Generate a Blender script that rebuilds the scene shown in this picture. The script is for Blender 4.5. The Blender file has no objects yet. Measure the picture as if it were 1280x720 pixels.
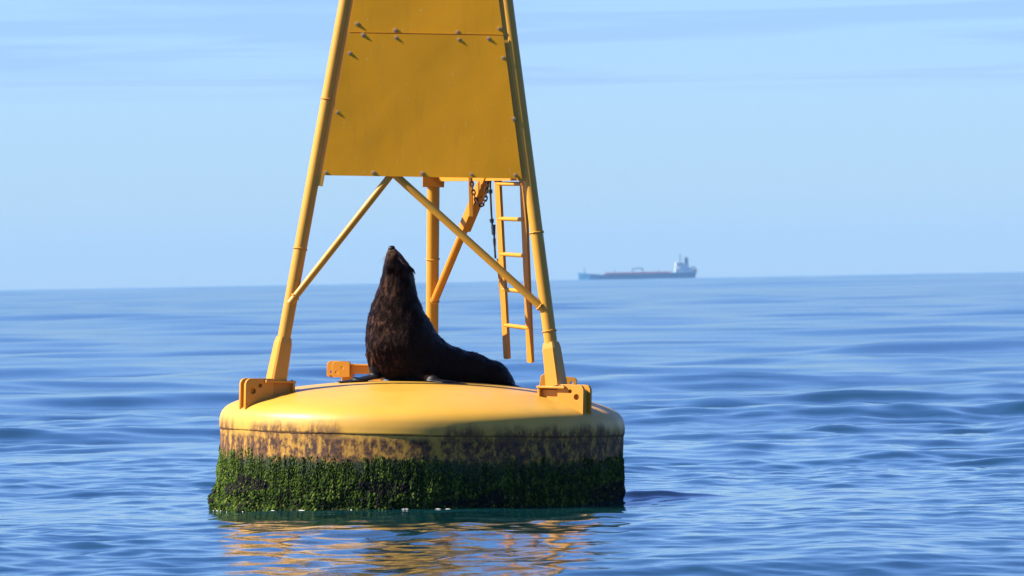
import bpy, bmesh, math, random
import numpy as np
from mathutils import Vector, Matrix

R_ = math.radians
random.seed(7)
rng = np.random.default_rng(11)
scene = bpy.context.scene
col = scene.collection

# ------------------------------------------------------------------ camera
SEA_DIST = 50.0
CAM = Vector((0.698, -SEA_DIST, 1.635))
cam_d = bpy.data.cameras.new('camera')
cam = bpy.data.objects.new('camera', cam_d)
col.objects.link(cam)
roll, pitch = R_(1.03), -10.0 / 8550
fwd = Vector((0, math.cos(pitch), math.sin(pitch)))
right = Vector((math.cos(roll), 0, -math.sin(roll)))
right = (right - fwd * right.dot(fwd)).normalized()
up = right.cross(fwd)
m = Matrix((right, up, -fwd)).transposed().to_4x4()
m.translation = CAM
cam.matrix_world = m
cam_d.sensor_width = 36
cam_d.lens = 36 * 8550 / 1280
cam_d.clip_start = 1.0
cam_d.clip_end = 30000
cam_d.dof.use_dof = True
cam_d.dof.focus_distance = 49.3
cam_d.dof.aperture_fstop = 11.0
scene.camera = cam

# ------------------------------------------------------------------ sky, sun, exposure
SUN_EL, SUN_FRONT = R_(38), R_(2.4)      # sun stands to the left, a little on the camera's side
sun_dir = Vector((-math.cos(SUN_EL) * math.cos(SUN_FRONT), -math.cos(SUN_EL) * math.sin(SUN_FRONT), math.sin(SUN_EL)))
world = bpy.data.worlds.new('World')
scene.world = world
world.use_nodes = True
wn, wl = world.node_tree.nodes, world.node_tree.links
for n in list(wn):
    wn.remove(n)


def W(t, **k):
    n = wn.new(t)
    for a, b in k.items():
        setattr(n, a, b)
    return n


wo = W('ShaderNodeOutputWorld')
bg = W('ShaderNodeBackground')
bg.inputs['Strength'].default_value = 0.05
sky = W('ShaderNodeTexSky', sky_type='NISHITA', sun_disc=False)
sky.sun_elevation = SUN_EL
sky.sun_rotation = R_(270) - SUN_FRONT
sky.altitude = 300
sky.air_density = 1.0
sky.dust_density = 0.3
sky.ozone_density = 0.5
tint = W('ShaderNodeMix', data_type='RGBA', blend_type='MULTIPLY')
tint.inputs[0].default_value = 1.0
tint.inputs[7].default_value = (0.60, 0.90, 1.60, 1)
wl.new(sky.outputs[0], tint.inputs[6])
# thin cloud sheet seen at a grazing angle: planar projection of the view direction
tc = W('ShaderNodeTexCoord')
sx = W('ShaderNodeSeparateXYZ')
wl.new(tc.outputs['Generated'], sx.inputs[0])
zc = W('ShaderNodeMath', operation='MAXIMUM')
zc.inputs[1].default_value = 0.004
wl.new(sx.outputs[2], zc.inputs[0])
dx = W('ShaderNodeMath', operation='DIVIDE')
wl.new(sx.outputs[0], dx.inputs[0]); wl.new(zc.outputs[0], dx.inputs[1])
dy = W('ShaderNodeMath', operation='DIVIDE')
wl.new(sx.outputs[1], dy.inputs[0]); wl.new(zc.outputs[0], dy.inputs[1])
cx = W('ShaderNodeCombineXYZ')
wl.new(dx.outputs[0], cx.inputs[0]); wl.new(dy.outputs[0], cx.inputs[1])
cx.inputs[2].default_value = 3.7
cn = W('ShaderNodeTexNoise')
cn.inputs['Scale'].default_value = 0.33
cn.inputs['Distortion'].default_value = 0.7
cn.inputs['Detail'].default_value = 8
cn.inputs['Roughness'].default_value = 0.58
wl.new(cx.outputs[0], cn.inputs['Vector'])
cr = W('ShaderNodeMapRange', interpolation_type='SMOOTHSTEP')
cr.inputs[1].default_value = 0.41; cr.inputs[2].default_value = 0.56
wl.new(cn.outputs[0], cr.inputs[0])
hz = W('ShaderNodeMapRange', interpolation_type='SMOOTHSTEP')
hz.inputs[1].default_value = 0.0265; hz.inputs[2].default_value = 0.0295
wl.new(sx.outputs[2], hz.inputs[0])
cm = W('ShaderNodeMath', operation='MULTIPLY')
wl.new(cr.outputs[0], cm.inputs[0]); wl.new(hz.outputs[0], cm.inputs[1])
cm2 = W('ShaderNodeMath', operation='MULTIPLY')
cm2.inputs[1].default_value = 0.9
wl.new(cm.outputs[0], cm2.inputs[0])
cmix = W('ShaderNodeMix', data_type='RGBA', blend_type='MULTIPLY')
wl.new(cm2.outputs[0], cmix.inputs[0])
wl.new(tint.outputs[2], cmix.inputs[6])
cmix.inputs[7].default_value = (0.87, 0.87, 0.98, 1)
wl.new(cmix.outputs[2], bg.inputs['Color'])
wl.new(bg.outputs[0], wo.inputs['Surface'])

sun_d = bpy.data.lights.new('sun', 'SUN')
sun_d.energy = 5.0
sun_d.angle = R_(0.53)
sun_d.color = (1.0, 0.93, 0.80)
sun = bpy.data.objects.new('sun', sun_d)
col.objects.link(sun)
sun.rotation_euler = sun_dir.to_track_quat('Z', 'Y').to_euler()
sun.location = (-20, -2, 30)

scene.view_settings.view_transform = 'Standard'
scene.view_settings.look = 'None'
scene.view_settings.exposure = 1.3
scene.view_settings.gamma = 1.0
scene.view_settings.use_curve_mapping = False
scene.render.engine = 'CYCLES'
scene.cycles.use_denoising = True
scene.cycles.max_bounces = 8
scene.cycles.volume_bounces = 0
scene.cycles.sample_clamp_indirect = 8
scene.render.film_transparent = False


# ------------------------------------------------------------------ helpers
def tag(o, label=None, cat=None, group=None, kind=None):
    if label: o['label'] = label
    if cat: o['category'] = cat
    if group: o['group'] = group
    if kind: o['kind'] = kind
    return o


def empty(name, loc=(0, 0, 0), rot=(0, 0, 0)):
    o = bpy.data.objects.new(name, None)
    o.empty_display_size = 0.2
    o.location = loc
    o.rotation_euler = rot
    col.objects.link(o)
    return o


def link(name, me, mat=None, parent=None, smooth=False, sharp=None):
    o = bpy.data.objects.new(name, me)
    col.objects.link(o)
    if mat is not None:
        me.materials.clear()
        me.materials.append(mat)
    if smooth:
        me.polygons.foreach_set('use_smooth', [True] * len(me.polygons))
        if sharp:
            me.set_sharp_from_angle(angle=R_(sharp))
    if parent is not None:
        o.parent = parent
    return o


def from_np(name, v, faces):
    """fast mesh from numpy arrays, faces all of one size"""
    me = bpy.data.meshes.new(name)
    v = np.asarray(v, dtype=np.float32); f = np.asarray(faces, dtype=np.int32)
    k = f.shape[1]
    me.vertices.add(len(v)); me.vertices.foreach_set('co', v.ravel())
    me.loops.add(f.size); me.loops.foreach_set('vertex_index', f.ravel())
    me.polygons.add(len(f))
    me.polygons.foreach_set('loop_start', np.arange(0, f.size, k, dtype=np.int32))
    me.update(calc_edges=True)
    return me


def bm_mesh(name, bm):
    me = bpy.data.meshes.new(name)
    bmesh.ops.recalc_face_normals(bm, faces=bm.faces)
    bm.to_mesh(me); bm.free()
    return me


def frame_to(axis, hint=Vector((0, 0, 1))):
    z = Vector(axis).normalized()
    h = Vector(hint)
    if abs(z.dot(h.normalized())) > 0.99:
        h = Vector((0, 1, 0))
    x = h.cross(z).normalized()
    y = z.cross(x)
    return Matrix((x, y, z)).transposed()


def tube(bm, a, b, r0, r1=None, seg=20, caps=True):
    a, b = Vector(a), Vector(b)
    r1 = r0 if r1 is None else r1
    M = frame_to(b - a)
    ra, rb = [], []
    for i in range(seg):
        t = 2 * math.pi * i / seg
        d = M @ Vector((math.cos(t), math.sin(t), 0))
        ra.append(bm.verts.new(a + d * r0)); rb.append(bm.verts.new(b + d * r1))
    for i in range(seg):
        j = (i + 1) % seg
        bm.faces.new((ra[i], ra[j], rb[j], rb[i]))
    if caps:
        bm.faces.new(ra[::-1]); bm.faces.new(rb)


def path_tube(bm, pts, r, seg=10):
    pts = [Vector(p) for p in pts]
    rings = []
    x = None
    for i, p in enumerate(pts):
        t = (pts[min(i + 1, len(pts) - 1)] - pts[max(i - 1, 0)]).normalized()
        if x is None:
            x = Vector((0, 1, 0)).cross(t)
            if x.length < 1e-3: x = Vector((1, 0, 0)).cross(t)
        x = (x - t * x.dot(t)).normalized()
        y = t.cross(x)
        rr = r[i] if isinstance(r, (list, tuple)) else r
        rings.append([bm.verts.new(p + (x * math.cos(2 * math.pi * k / seg) + y * math.sin(2 * math.pi * k / seg)) * rr) for k in range(seg)])
    for A, B in zip(rings, rings[1:]):
        for k in range(seg):
            bm.faces.new((A[k], A[(k + 1) % seg], B[(k + 1) % seg], B[k]))
    bm.faces.new(rings[0][::-1]); bm.faces.new(rings[-1])


def box(bm, lo, hi, M=None, bev=0.0):
    lo, hi = Vector(lo), Vector(hi)
    geo = bmesh.ops.create_cube(bm, size=1.0)
    vs = geo['verts']
    for v in vs:
        v.co = Vector([lo[i] + (v.co[i] + 0.5) * (hi[i] - lo[i]) for i in range(3)])
    if bev:
        es = list({e for v in vs for e in v.link_edges})
        r = bmesh.ops.bevel(bm, geom=es, offset=bev, segments=2, affect='EDGES', profile=0.5)
        vs = list({v for f in r['faces'] for v in f.verts} | {v for v in vs if v.is_valid})
    if M is not None:
        for v in vs: v.co = M @ v.co
    return vs


def bar(bm, a, b, w, t, hint, bev=0.0):
    """rectangular bar from a to b: w across (along hint x axis), t thick"""
    a, b = Vector(a), Vector(b)
    M = frame_to(b - a, hint).to_4x4()
    M.translation = a
    box(bm, (-w / 2, -t / 2, 0), (w / 2, t / 2, (b - a).length), M, bev)


def plate_with_holes(name, outline, holes, thick, bev=0.0025):
    """flat plate in the local x-z plane (y = thickness) with round holes, real openings"""
    cu = bpy.data.curves.new(name, 'CURVE')
    cu.dimensions = '2D'; cu.fill_mode = 'BOTH'
    cu.extrude = thick / 2 - bev; cu.bevel_depth = bev; cu.bevel_resolution = 1
    def spl(pts):
        s = cu.splines.new('POLY'); s.points.add(len(pts) - 1); s.use_cyclic_u = True
        for p, q in zip(s.points, pts): p.co = (q[0], q[1], 0, 1)
    spl(outline)
    for (hx, hz, hr) in holes:
        spl([(hx + hr * math.cos(t), hz + hr * math.sin(t)) for t in np.linspace(0, 2 * math.pi, 20, endpoint=False)])
    tmp = bpy.data.objects.new('tmp', cu); col.objects.link(tmp)
    dg = bpy.context.evaluated_depsgraph_get()
    me = bpy.data.meshes.new_from_object(tmp.evaluated_get(dg))
    bpy.data.objects.remove(tmp); bpy.data.curves.remove(cu)
    me.transform(Matrix.Rotation(R_(90), 4, 'X'))
    me.name = name
    return me


def catmull(pts, n):
    P = np.array([2 * np.array(pts[0]) - np.array(pts[1])] + [np.array(p) for p in pts] + [2 * np.array(pts[-1]) - np.array(pts[-2])], float)
    out = []
    for i in range(1, len(P) - 2):
        for t in np.linspace(0, 1, n, endpoint=False):
            a, b, c, d = P[i - 1], P[i], P[i + 1], P[i + 2]
            out.append(0.5 * (2 * b + (c - a) * t + (2 * a - 5 * b + 4 * c - d) * t * t + (3 * b - a - 3 * c + d) * t ** 3))
    out.append(P[-2])
    return out


# value noise for shaping meshes
_LAT = rng.random((32, 32, 32)).astype(np.float32)


def vnoise(x, y, z):
    xi, yi, zi = np.floor(x).astype(int), np.floor(y).astype(int), np.floor(z).astype(int)
    fx, fy, fz = x - xi, y - yi, z - zi
    fx, fy, fz = [q * q * (3 - 2 * q) for q in (fx, fy, fz)]
    def L(a, b, c): return _LAT[(xi + a) & 31, (yi + b) & 31, (zi + c) & 31]
    c00 = L(0, 0, 0) * (1 - fx) + L(1, 0, 0) * fx
    c10 = L(0, 1, 0) * (1 - fx) + L(1, 1, 0) * fx
    c01 = L(0, 0, 1) * (1 - fx) + L(1, 0, 1) * fx
    c11 = L(0, 1, 1) * (1 - fx) + L(1, 1, 1) * fx
    return ((c00 * (1 - fy) + c10 * fy) * (1 - fz) + (c01 * (1 - fy) + c11 * fy) * fz) * 2 - 1


# ------------------------------------------------------------------ materials
class Mat:
    def __init__(s, name, rough=0.5, base=(0.5, 0.5, 0.5), metallic=0.0, spec=0.5):
        s.m = bpy.data.materials.new(name); s.m.use_nodes = True
        s.nt = s.m.node_tree; s.b = s.nt.nodes['Principled BSDF']
        s.b.inputs['Roughness'].default_value = rough
        s.b.inputs['Base Color'].default_value = (*base, 1)
        s.b.inputs['Metallic'].default_value = metallic
        s.b.inputs['Specular IOR Level'].default_value = spec
        s.tc = None

    def n(s, t, ins=None, **k):
        x = s.nt.nodes.new(t)
        for a, b in k.items(): setattr(x, a, b)
        for a, b in (ins or {}).items():
            if hasattr(b, 'is_output'): s.nt.links.new(b, x.inputs[a])
            else: x.inputs[a].default_value = b
        return x

    def coord(s):
        if s.tc is None: s.tc = s.n('ShaderNodeTexCoord')
        return s.tc.outputs['Object']

    def scaled(s, sc, loc=(0, 0, 0)):
        return s.n('ShaderNodeMapping', {0: s.coord(), 'Scale': sc, 'Location': loc}).outputs[0]

    def noise(s, scale, detail=4, rough=0.55, vec=None):
        return s.n('ShaderNodeTexNoise', {'Vector': vec if vec is not None else s.coord(), 'Scale': scale, 'Detail': detail, 'Roughness': rough}).outputs[0]

    def rng(s, v, a, b, c=0.0, d=1.0, smooth=True):
        return s.n('ShaderNodeMapRange', {0: v, 1: a, 2: b, 3: c, 4: d}, interpolation_type='SMOOTHSTEP' if smooth else 'LINEAR').outputs[0]

    def math(s, op, a, b=0.0, c=0.0, clamp=False):
        x = s.n('ShaderNodeMath', {0: a, 1: b, 2: c}, operation=op); x.use_clamp = clamp
        return x.outputs[0]

    def mix(s, f, a, b):
        x = s.n('ShaderNodeMix', data_type='RGBA')
        for i, v in ((0, f), (6, a), (7, b)):
            if hasattr(v, 'is_output'): s.nt.links.new(v, x.inputs[i])
            else: x.inputs[i].default_value = v if i == 0 else (*v, 1)
        return x.outputs[2]

    def out(s, sock, v):
        if hasattr(v, 'is_output'): s.nt.links.new(v, s.b.inputs[sock])
        else: s.b.inputs[sock].default_value = v

    def bump(s, h, strength=0.5, dist=0.005):
        x = s.n('ShaderNodeBump', {'Height': h, 'Strength': strength, 'Distance': dist})
        s.nt.links.new(x.outputs[0], s.b.inputs['Normal'])


YEL = (0.57, 0.265, 0.018)
RUST = (0.16, 0.055, 0.018)


def paint(name, base, wear=0.5, rough=0.42, rust_scale=9.0, streak=True):
    M = Mat(name, rough=rough, spec=0.35)
    big = M.noise(2.2, 4)
    fine = M.noise(38, 5, 0.65)
    c = M.mix(M.rng(big, 0.3, 0.7), [x * 0.90 for x in base], base)
    c = M.mix(M.math('MULTIPLY', M.rng(fine, 0.55, 0.8), 0.35), c, (base[0] * 0.62, base[1] * 0.50, base[2] * 0.6))
    chips = M.noise(rust_scale, 7, 0.68)
    cm = M.rng(chips, 0.70 - 0.06 * wear, 0.745 - 0.06 * wear)
    if streak:
        st = M.noise(1.0, 5, 0.6, M.scaled((26, 26, 2.2)))
        c = M.mix(M.math('MULTIPLY', M.rng(st, 0.58, 0.75), 0.35 * wear), c, (0.42, 0.17, 0.03))
    c = M.mix(cm, c, RUST)
    M.out('Base Color', c)
    M.out('Roughness', M.math('ADD', M.rng(fine, 0.3, 0.8, 0.0, 0.22), rough - 0.08))
    M.bump(M.math('ADD', M.math('MULTIPLY', fine, 0.4), M.math('MULTIPLY', cm, -0.8)), 0.35, 0.003)
    return M.m


def plain(name, base, rough=0.6, var=0.25, scale=20, metallic=0.0):
    M = Mat(name, rough=rough, metallic=metallic)
    n = M.noise(scale, 4)
    M.b.inputs['Specular IOR Level'].default_value = 0.3
    M.out('Base Color', M.mix(M.rng(n, 0.3, 0.7), [x * (1 - var) for x in base], [min(1, x * (1 + var)) for x in base]))
    return M.m


MAT = {}
MAT['paint'] = paint('yellow_paint', YEL, 0.7)
MAT['paint_foot'] = paint('yellow_paint_worn', (0.56, 0.238, 0.013), 1.3, 0.5)
MAT['paint_in'] = paint('orange_yellow_paint', (0.56, 0.215, 0.010), 0.9, 0.5)
MAT['bolt'] = plain('weathered_zinc', (0.42, 0.26, 0.12), 0.5, 0.35, 90, 0.0)
MAT['chain'] = plain('rusty_iron', (0.055, 0.025, 0.015), 0.8, 0.5, 60)
MAT['cable'] = plain('dark_steel', (0.03, 0.035, 0.045), 0.5, 0.3, 60)

# panel sheet: faint hollows, small white and brown specks
M = Mat('yellow_panel_paint', rough=0.45, spec=0.12)
PAN = (0.68, 0.29, 0.006)
big = M.noise(1.6, 3)
c = M.mix(M.rng(big, 0.3, 0.7), [x * 0.93 for x in PAN], PAN)
sp = M.noise(1.0, 3, 0.5, M.scaled((55, 55, 24)))
c = M.mix(M.math('MULTIPLY', M.rng(sp, 0.66, 0.73), 0.6), c, (0.66, 0.44, 0.14))
sp2 = M.noise(1.0, 6, 0.6, M.scaled((16, 16, 1.6), (3, 1, 0)))
c = M.mix(M.math('MULTIPLY', M.rng(sp2, 0.52, 0.78), 0.32), c, (0.40, 0.19, 0.008))
M.out('Base Color', c)
M.bump(M.math('ADD', M.math('MULTIPLY', M.noise(2.3, 2), 1.0), M.math('MULTIPLY', M.noise(60, 3), 0.02)), 0.5, 0.012)
MAT['panel'] = M.m

# float hull: paint on top, worn rusty splash zone, dark slime lower down
M = Mat('hull_paint', rough=0.34, spec=0.35)
sep = M.n('ShaderNodeSeparateXYZ', {0: M.coord()})
z = sep.outputs[2]
big = M.noise(1.4, 4)
c = M.mix(M.rng(big, 0.3, 0.7), (0.57, 0.30, 0.034), (0.61, 0.325, 0.042))
grime = M.noise(3.2, 6, 0.65)
c = M.mix(M.math('MULTIPLY', M.rng(grime, 0.48, 0.72), 0.50), c, (0.46, 0.26, 0.05))
# splash-zone wear: noise broken up, only near and below the seam
mott = M.noise(1.0, 7, 0.68, M.scaled((22, 22, 15)))
drip = M.noise(1.0, 7, 0.66, M.scaled((8, 8, 1.3)))
patch = M.noise(1.1, 3, 0.5)
band = M.rng(z, 0.535, 0.60, 1.0, 0.0)                      # fully below, none above the seam
edge = M.math('ADD', M.math('ADD', z, M.math('MULTIPLY', M.math('ADD', drip, -0.5), -0.16)), M.math('MULTIPLY', M.math('ADD', patch, -0.5), -0.22))
above = M.math('MULTIPLY', M.rng(edge, 0.575, 0.675, 1.0, 0.0), M.rng(patch, 0.40, 0.56))
zone = M.math('MAXIMUM', band, M.math('MULTIPLY', above, 0.9))
wear = M.math('ADD', M.math('MULTIPLY', mott, 0.72), M.math('MULTIPLY', drip, 0.42))
wearm = M.rng(wear, 0.46, 0.60)
rustc = M.mix(M.rng(M.noise(31, 5), 0.35, 0.65), (0.030, 0.013, 0.008), (0.13, 0.050, 0.014))
ochre = M.mix(M.rng(mott, 0.4, 0.6), (0.26, 0.12, 0.015), (0.52, 0.28, 0.03))
c = M.mix(M.math('MULTIPLY', zone, 0.55), c, ochre)
c = M.mix(M.math('MULTIPLY', zone, wearm), c, rustc)
slime = M.rng(M.math('ADD', z, M.math('MULTIPLY', M.math('ADD', drip, -0.5), 0.22)), 0.36, 0.42, 1.0, 0.0)
c = M.mix(slime, c, M.mix(M.noise(14, 5), (0.006, 0.012, 0.004), (0.022, 0.030, 0.008)))
M.out('Base Color', c)
M.out('Roughness', M.math('ADD', M.math('MULTIPLY', zone, 0.35), M.rng(grime, 0.3, 0.7, 0.32, 0.50)))
M.bump(M.math('ADD', M.math('MULTIPLY', M.math('MULTIPLY', zone, mott), 1.0), M.math('MULTIPLY', M.noise(3.0, 2), 0.5)), 0.5, 0.010)
MAT['hull'] = M.m

# weed and mussels, colour varies from clump to clump (per-vertex attribute)
M = Mat('weed', rough=0.8, spec=0.06)
at = M.n('ShaderNodeAttribute', attribute_name='tone').outputs['Fac']
ramp = M.n('ShaderNodeValToRGB', {0: at})
cr_ = ramp.color_ramp
cr_.elements[0].position = 0.0; cr_.elements[0].color = (0.014, 0.012, 0.012, 1)
cr_.elements[1].position = 1.0; cr_.elements[1].color = (0.15, 0.17, 0.03, 1)
for p, cc in ((0.22, (0.016, 0.013, 0.011)), (0.34, (0.006, 0.014, 0.002)), (0.60, (0.028, 0.056, 0.005)), (0.82, (0.075, 0.115, 0.012))):
    e = cr_.elements.new(p); e.color = (*cc, 1)
M.out('Base Color', ramp.outputs[0])
MAT['weed'] = M.m

# sea
M = Mat('sea_water', rough=0.03, spec=0.5)
M.b.inputs['IOR'].default_value = 1.333
n0 = M.noise(1.0, 3, 0.5, M.scaled((1.1, 1.1, 1.1)))
M.out('Base Color', M.mix(M.rng(n0, 0.3, 0.7), (0.002, 0.025, 0.029), (0.003, 0.030, 0.034)))
r1 = M.noise(1.0, 3, 0.55, M.scaled((4.2, 3.2, 3)))
r2 = M.noise(1.0, 4, 0.6, M.scaled((15, 12, 8)))
M.bump(M.math('ADD', M.math('MULTIPLY', r1, 0.50), M.math('MULTIPLY', r2, 0.30)), 1.0, 0.004)
lo_ = M.n('ShaderNodeAttribute', attribute_name='unresolved').outputs['Fac']
M.out('Roughness', M.math('POWER', M.math('MAXIMUM', M.math('MULTIPLY_ADD', lo_, 0.15, -0.007), 0.0004), 0.5))
MAT['sea'] = M.m
MAT['foam'] = plain('foam', (0.75, 0.78, 0.78), 0.7, 0.1, 30)

# seal fur
M = Mat('wet_fur', rough=0.4, spec=0.035)
M.b.inputs['Specular Tint'].default_value = (1.0, 0.55, 0.36, 1)
sep = M.n('ShaderNodeSeparateXYZ', {0: M.coord()})
clump = M.noise(1.0, 5, 0.6, M.scaled((34, 34, 15)))
patchy = M.noise(5.0, 4, 0.6)
dark = M.mix(M.rng(clump, 0.35, 0.7), (0.0012, 0.0005, 0.0003), (0.006, 0.0022, 0.0012))
light = M.mix(M.rng(clump, 0.46, 0.70), (0.007, 0.0022, 0.0012), (0.125, 0.060, 0.037))
chest_lit = M.math('MULTIPLY', M.rng(sep.outputs[0], -0.06, -0.30), M.rng(patchy, 0.38, 0.62, 0.25, 1.0))  # patchy pale chest; lit left and shaded right painted into the fur colour
c = M.mix(M.math('MULTIPLY', chest_lit, 0.8), dark, light)
chin = M.math('MULTIPLY', M.rng(sep.outputs[2], 1.815, 1.865), M.rng(M.noise(26, 3), 0.35, 0.6, 0.2, 1.0))
c = M.mix(M.math('MULTIPLY', chin, 0.8), c, (0.085, 0.048, 0.030))
M.out('Base Color', c)
M.out('Roughness', M.rng(clump, 0.3, 0.7, 0.42, 0.24))
M.bump(M.math('ADD', clump, M.math('MULTIPLY', M.noise(1.0, 4, 0.6, M.scaled((120, 120, 50))), 0.5)), 1.0, 0.016)
MAT['fur'] = M.m
MAT['skin'] = plain('wet_black_skin', (0.005, 0.004, 0.004), 0.5, 0.2, 40)
MAT['eye'] = plain('dark_eye', (0.004, 0.003, 0.003), 0.08, 0.1, 10)
MAT['whisker'] = plain('whisker', (0.15, 0.11, 0.08), 0.5, 0.1, 10)

# ------------------------------------------------------------------ sea
NW = 210
lam = np.exp(rng.uniform(math.log(0.26), math.log(22.0), NW))
lam[:6] = [20, 16, 13, 10.5, 8.2, 6.5]
lam[6:90] = np.exp(rng.uniform(math.log(0.32), math.log(1.8), 84))
spread = np.where(lam > 5, 0.60, np.where(lam > 2.5, 0.60, 1.10))
ang = R_(-68) + rng.normal(0, 1, NW) * spread           # travel direction, mostly along the view
kx, ky = np.cos(ang) * 2 * np.pi / lam, np.sin(ang) * 2 * np.pi / lam
ph = rng.uniform(0, 2 * np.pi, NW)
steep = np.where(lam > 5, 0.0095, np.where(lam > 2.5, 0.011, np.where(lam > 0.38, 0.0175, 0.0155)))
amp = steep * lam / (2 * np.pi) * rng.uniform(0.4, 1.2, NW)
amp = np.minimum(amp, 0.022)
# long swell of the open sea, flat near the float where the water lies in the lee of the shore
SW = [(28, -50, 0.05), (33, -122, 0.06), (39, -80, 0.08), (46, -60, 0.09), (54, -113, 0.10), (63, -97, 0.11), (76, -66, 0.12), (92, -108, 0.13), (118, -101, 0.13), (160, -78, 0.14)]


def sea_h(x, y, res=None):
    """height of the sea at x, y; waves finer than the local grid step res fade out"""
    h = np.zeros_like(x); hl = np.zeros_like(x)
    gust = 1.0 + 0.75 * vnoise(x * 0.055 + 300, y * 0.022 + 300, x * 0 + 4) + 0.45 * vnoise(x * 0.21 + 200, y * 0.09 + 200, x * 0 + 9)
    gust = np.clip(0.25 + 0.85 * gust, 0.45, 2.1)
    rmin = None if res is None else res.min(axis=1)
    for i in range(NW):
        n = len(x)
        if res is not None:
            good = np.where(rmin < lam[i] / 2.0)[0]
            if len(good) == 0: continue
            lo_r, n = good[0], good[-1] + 1
        else:
            lo_r = 0
        S = slice(lo_r, n)
        w = amp[i] if res is None else amp[i] * np.clip((lam[i] / res[S] - 2.0) / 2.0, 0, 1)
        p = np.sin(kx[i] * x[S] + ky[i] * y[S] + ph[i])
        if lam[i] < 3:      # short waves: peaked crests, flat troughs
            h[S] += w * gust[S] * 1.25 * (np.exp(1.35 * (p - 1)) * 1.55 - 0.62)
        else:
            hl[S] += w * (p + 0.25 * p * p - 0.125)
    d = np.hypot(x, y)
    far = np.clip((d - 120) / 900, 0, 1)
    for l_, a_, m_ in SW:
        a_ = R_(a_)
        hl += far * m_ * np.sin((np.cos(a_) * x + np.sin(a_) * y) * 2 * np.pi / l_ + l_)
    h = h * (1 - 0.74 * np.exp(-(np.maximum(d - 1.45, 0) / 3.2) ** 2)) + hl * (1 - 0.90 * np.exp(-(np.maximum(d - 1.0, 0) / 9.0) ** 2))
    h += 0.010 + 0.030 * np.exp(-((x - 1.7) / 0.9) ** 2 - (y / 1.0) ** 2)
    # level brought to rest near the float, a small wave pushed off its right side
    h += 0.045 * np.exp(-((x - 1.62) / 0.22) ** 2 - ((y + 0.15) / 0.16) ** 2)
    h += 0.022 * np.exp(-((x - 1.95 - 0.3 * (y + 0.2)) / 0.25) ** 2 - ((y + 0.22) / 0.09) ** 2)
    ring = np.exp(-(np.maximum(d - 1.55, 0) / 0.7) ** 2)
    h += 0.005 * ring * np.cos((d - 1.5) * 2 * np.pi / 0.30)
    return h


radii = [0.6, 2, 4, 8, 12, 17, 21, 25, 28, 31, 33, 34, 34.6]
r = 35.0
while r < 8600:
    r += min(r * r / (42000 if r < 62 else 25000), 0.0062 * r)
    radii.append(r)
radii = np.array(radii)
aF = np.arange(-310, 311) * 0.00037
aO = []
t = float(aF[-1]) + 0.0005; s = 0.0006
while t < math.pi:
    aO.append(t); s = min(s * 1.35, 0.09); t += s
aO = np.array(aO)
angs = np.concatenate([-aO[::-1], aF, aO])
res_a = np.gradient(angs)
RR, AA = np.meshgrid(radii, angs, indexing='ij')
X = CAM.x + RR * np.sin(AA); Y = CAM.y + RR * np.cos(AA)
RES = np.maximum(np.gradient(radii)[:, None] * np.ones_like(AA), RR * res_a[None, :] * 0.8)
Zs = sea_h(X, Y, RES)
nr, na = X.shape
V = np.stack([X, Y, Zs], -1).reshape(-1, 3)
idx = np.arange(nr * na).reshape(nr, na)
nx = np.roll(idx, -1, axis=1)
F = np.stack([idx[:-1], nx[:-1], nx[1:], idx[1:]], -1).reshape(-1, 4)[:, ::-1]
F = F.reshape(-1, 4)
me = from_np('sea', V, F)
# slope of the waves too fine for the mesh at that distance goes into the gloss
lost = np.zeros(nr)
resr = np.maximum(np.gradient(radii), radii * 0.0003)
for i in range(NW):
    k_ = 1 - np.clip((lam[i] / resr - 2.0) / 2.0, 0, 1)
    lost += 0.5 * (amp[i] * 2 * math.pi / lam[i]) ** 2 * k_
lost = np.sqrt(lost)
ra_ = me.attributes.new('unresolved', 'FLOAT', 'POINT')
ra_.data.foreach_set('value', np.repeat(lost, na).astype(np.float32))
sea = link('sea', me, MAT['sea'], smooth=True)
tag(sea, 'rippled blue sea surface with low swells reaching to the horizon', 'sea', kind='structure')

# ------------------------------------------------------------------ navigation buoy
HEEL = R_(2.1)
BUOY_Z = -0.045
buoy = empty('navigation_buoy', (0, 0, BUOY_Z), (0, HEEL, 0))
tag(buoy, 'yellow steel navigation buoy with rusty weed-covered float and three-legged tower', 'buoy')

prof_top = [(0.0, 0.956), (0.35, 0.950), (0.65, 0.929), (0.95, 0.891), (1.15, 0.848), (1.28, 0.812), (1.37, 0.781), (1.43, 0.748), (1.466, 0.706), (1.480, 0.655), (1.482, 0.597)]
PT = catmull(prof_top, 8)
_pr = np.array([p[0] for p in PT]); _pz = np.array([p[1] for p in PT])


def deck_z(x, y):
    return float(np.interp(math.hypot(x, y), _pr, _pz))


def lathe(name, prof, seg=256):
    bm = bmesh.new()
    rings = []
    for (pr, pz) in prof:
        if pr < 1e-5:
            rings.append([bm.verts.new((0, 0, pz))])
        else:
            rings.append([bm.verts.new((pr * math.cos(2 * math.pi * k / seg), pr * math.sin(2 * math.pi * k / seg), pz)) for k in range(seg)])
    for A, B in zip(rings, rings[1:]):
        for k in range(seg):
            j = (k + 1) % seg
            if len(A) == 1: bm.faces.new((A[0], B[k], B[j]))
            elif len(B) == 1: bm.faces.new((A[k], A[j], B[0]))
            else: bm.faces.new((A[k], A[j], B[j], B[k]))
    return bm_mesh(name, bm)


prof = [tuple(p) for p in PT] + [(1.480, 0.5925), (1.4755, 0.591), (1.4745, 0.586), (1.474, 0.50), (1.472, 0.30), (1.470, 0.0), (1.465, -0.55), (1.40, -0.62), (0, -0.62)]
hull_o = link('float_hull', lathe('float_hull', prof), MAT['hull'], buoy, True, 38)
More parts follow.
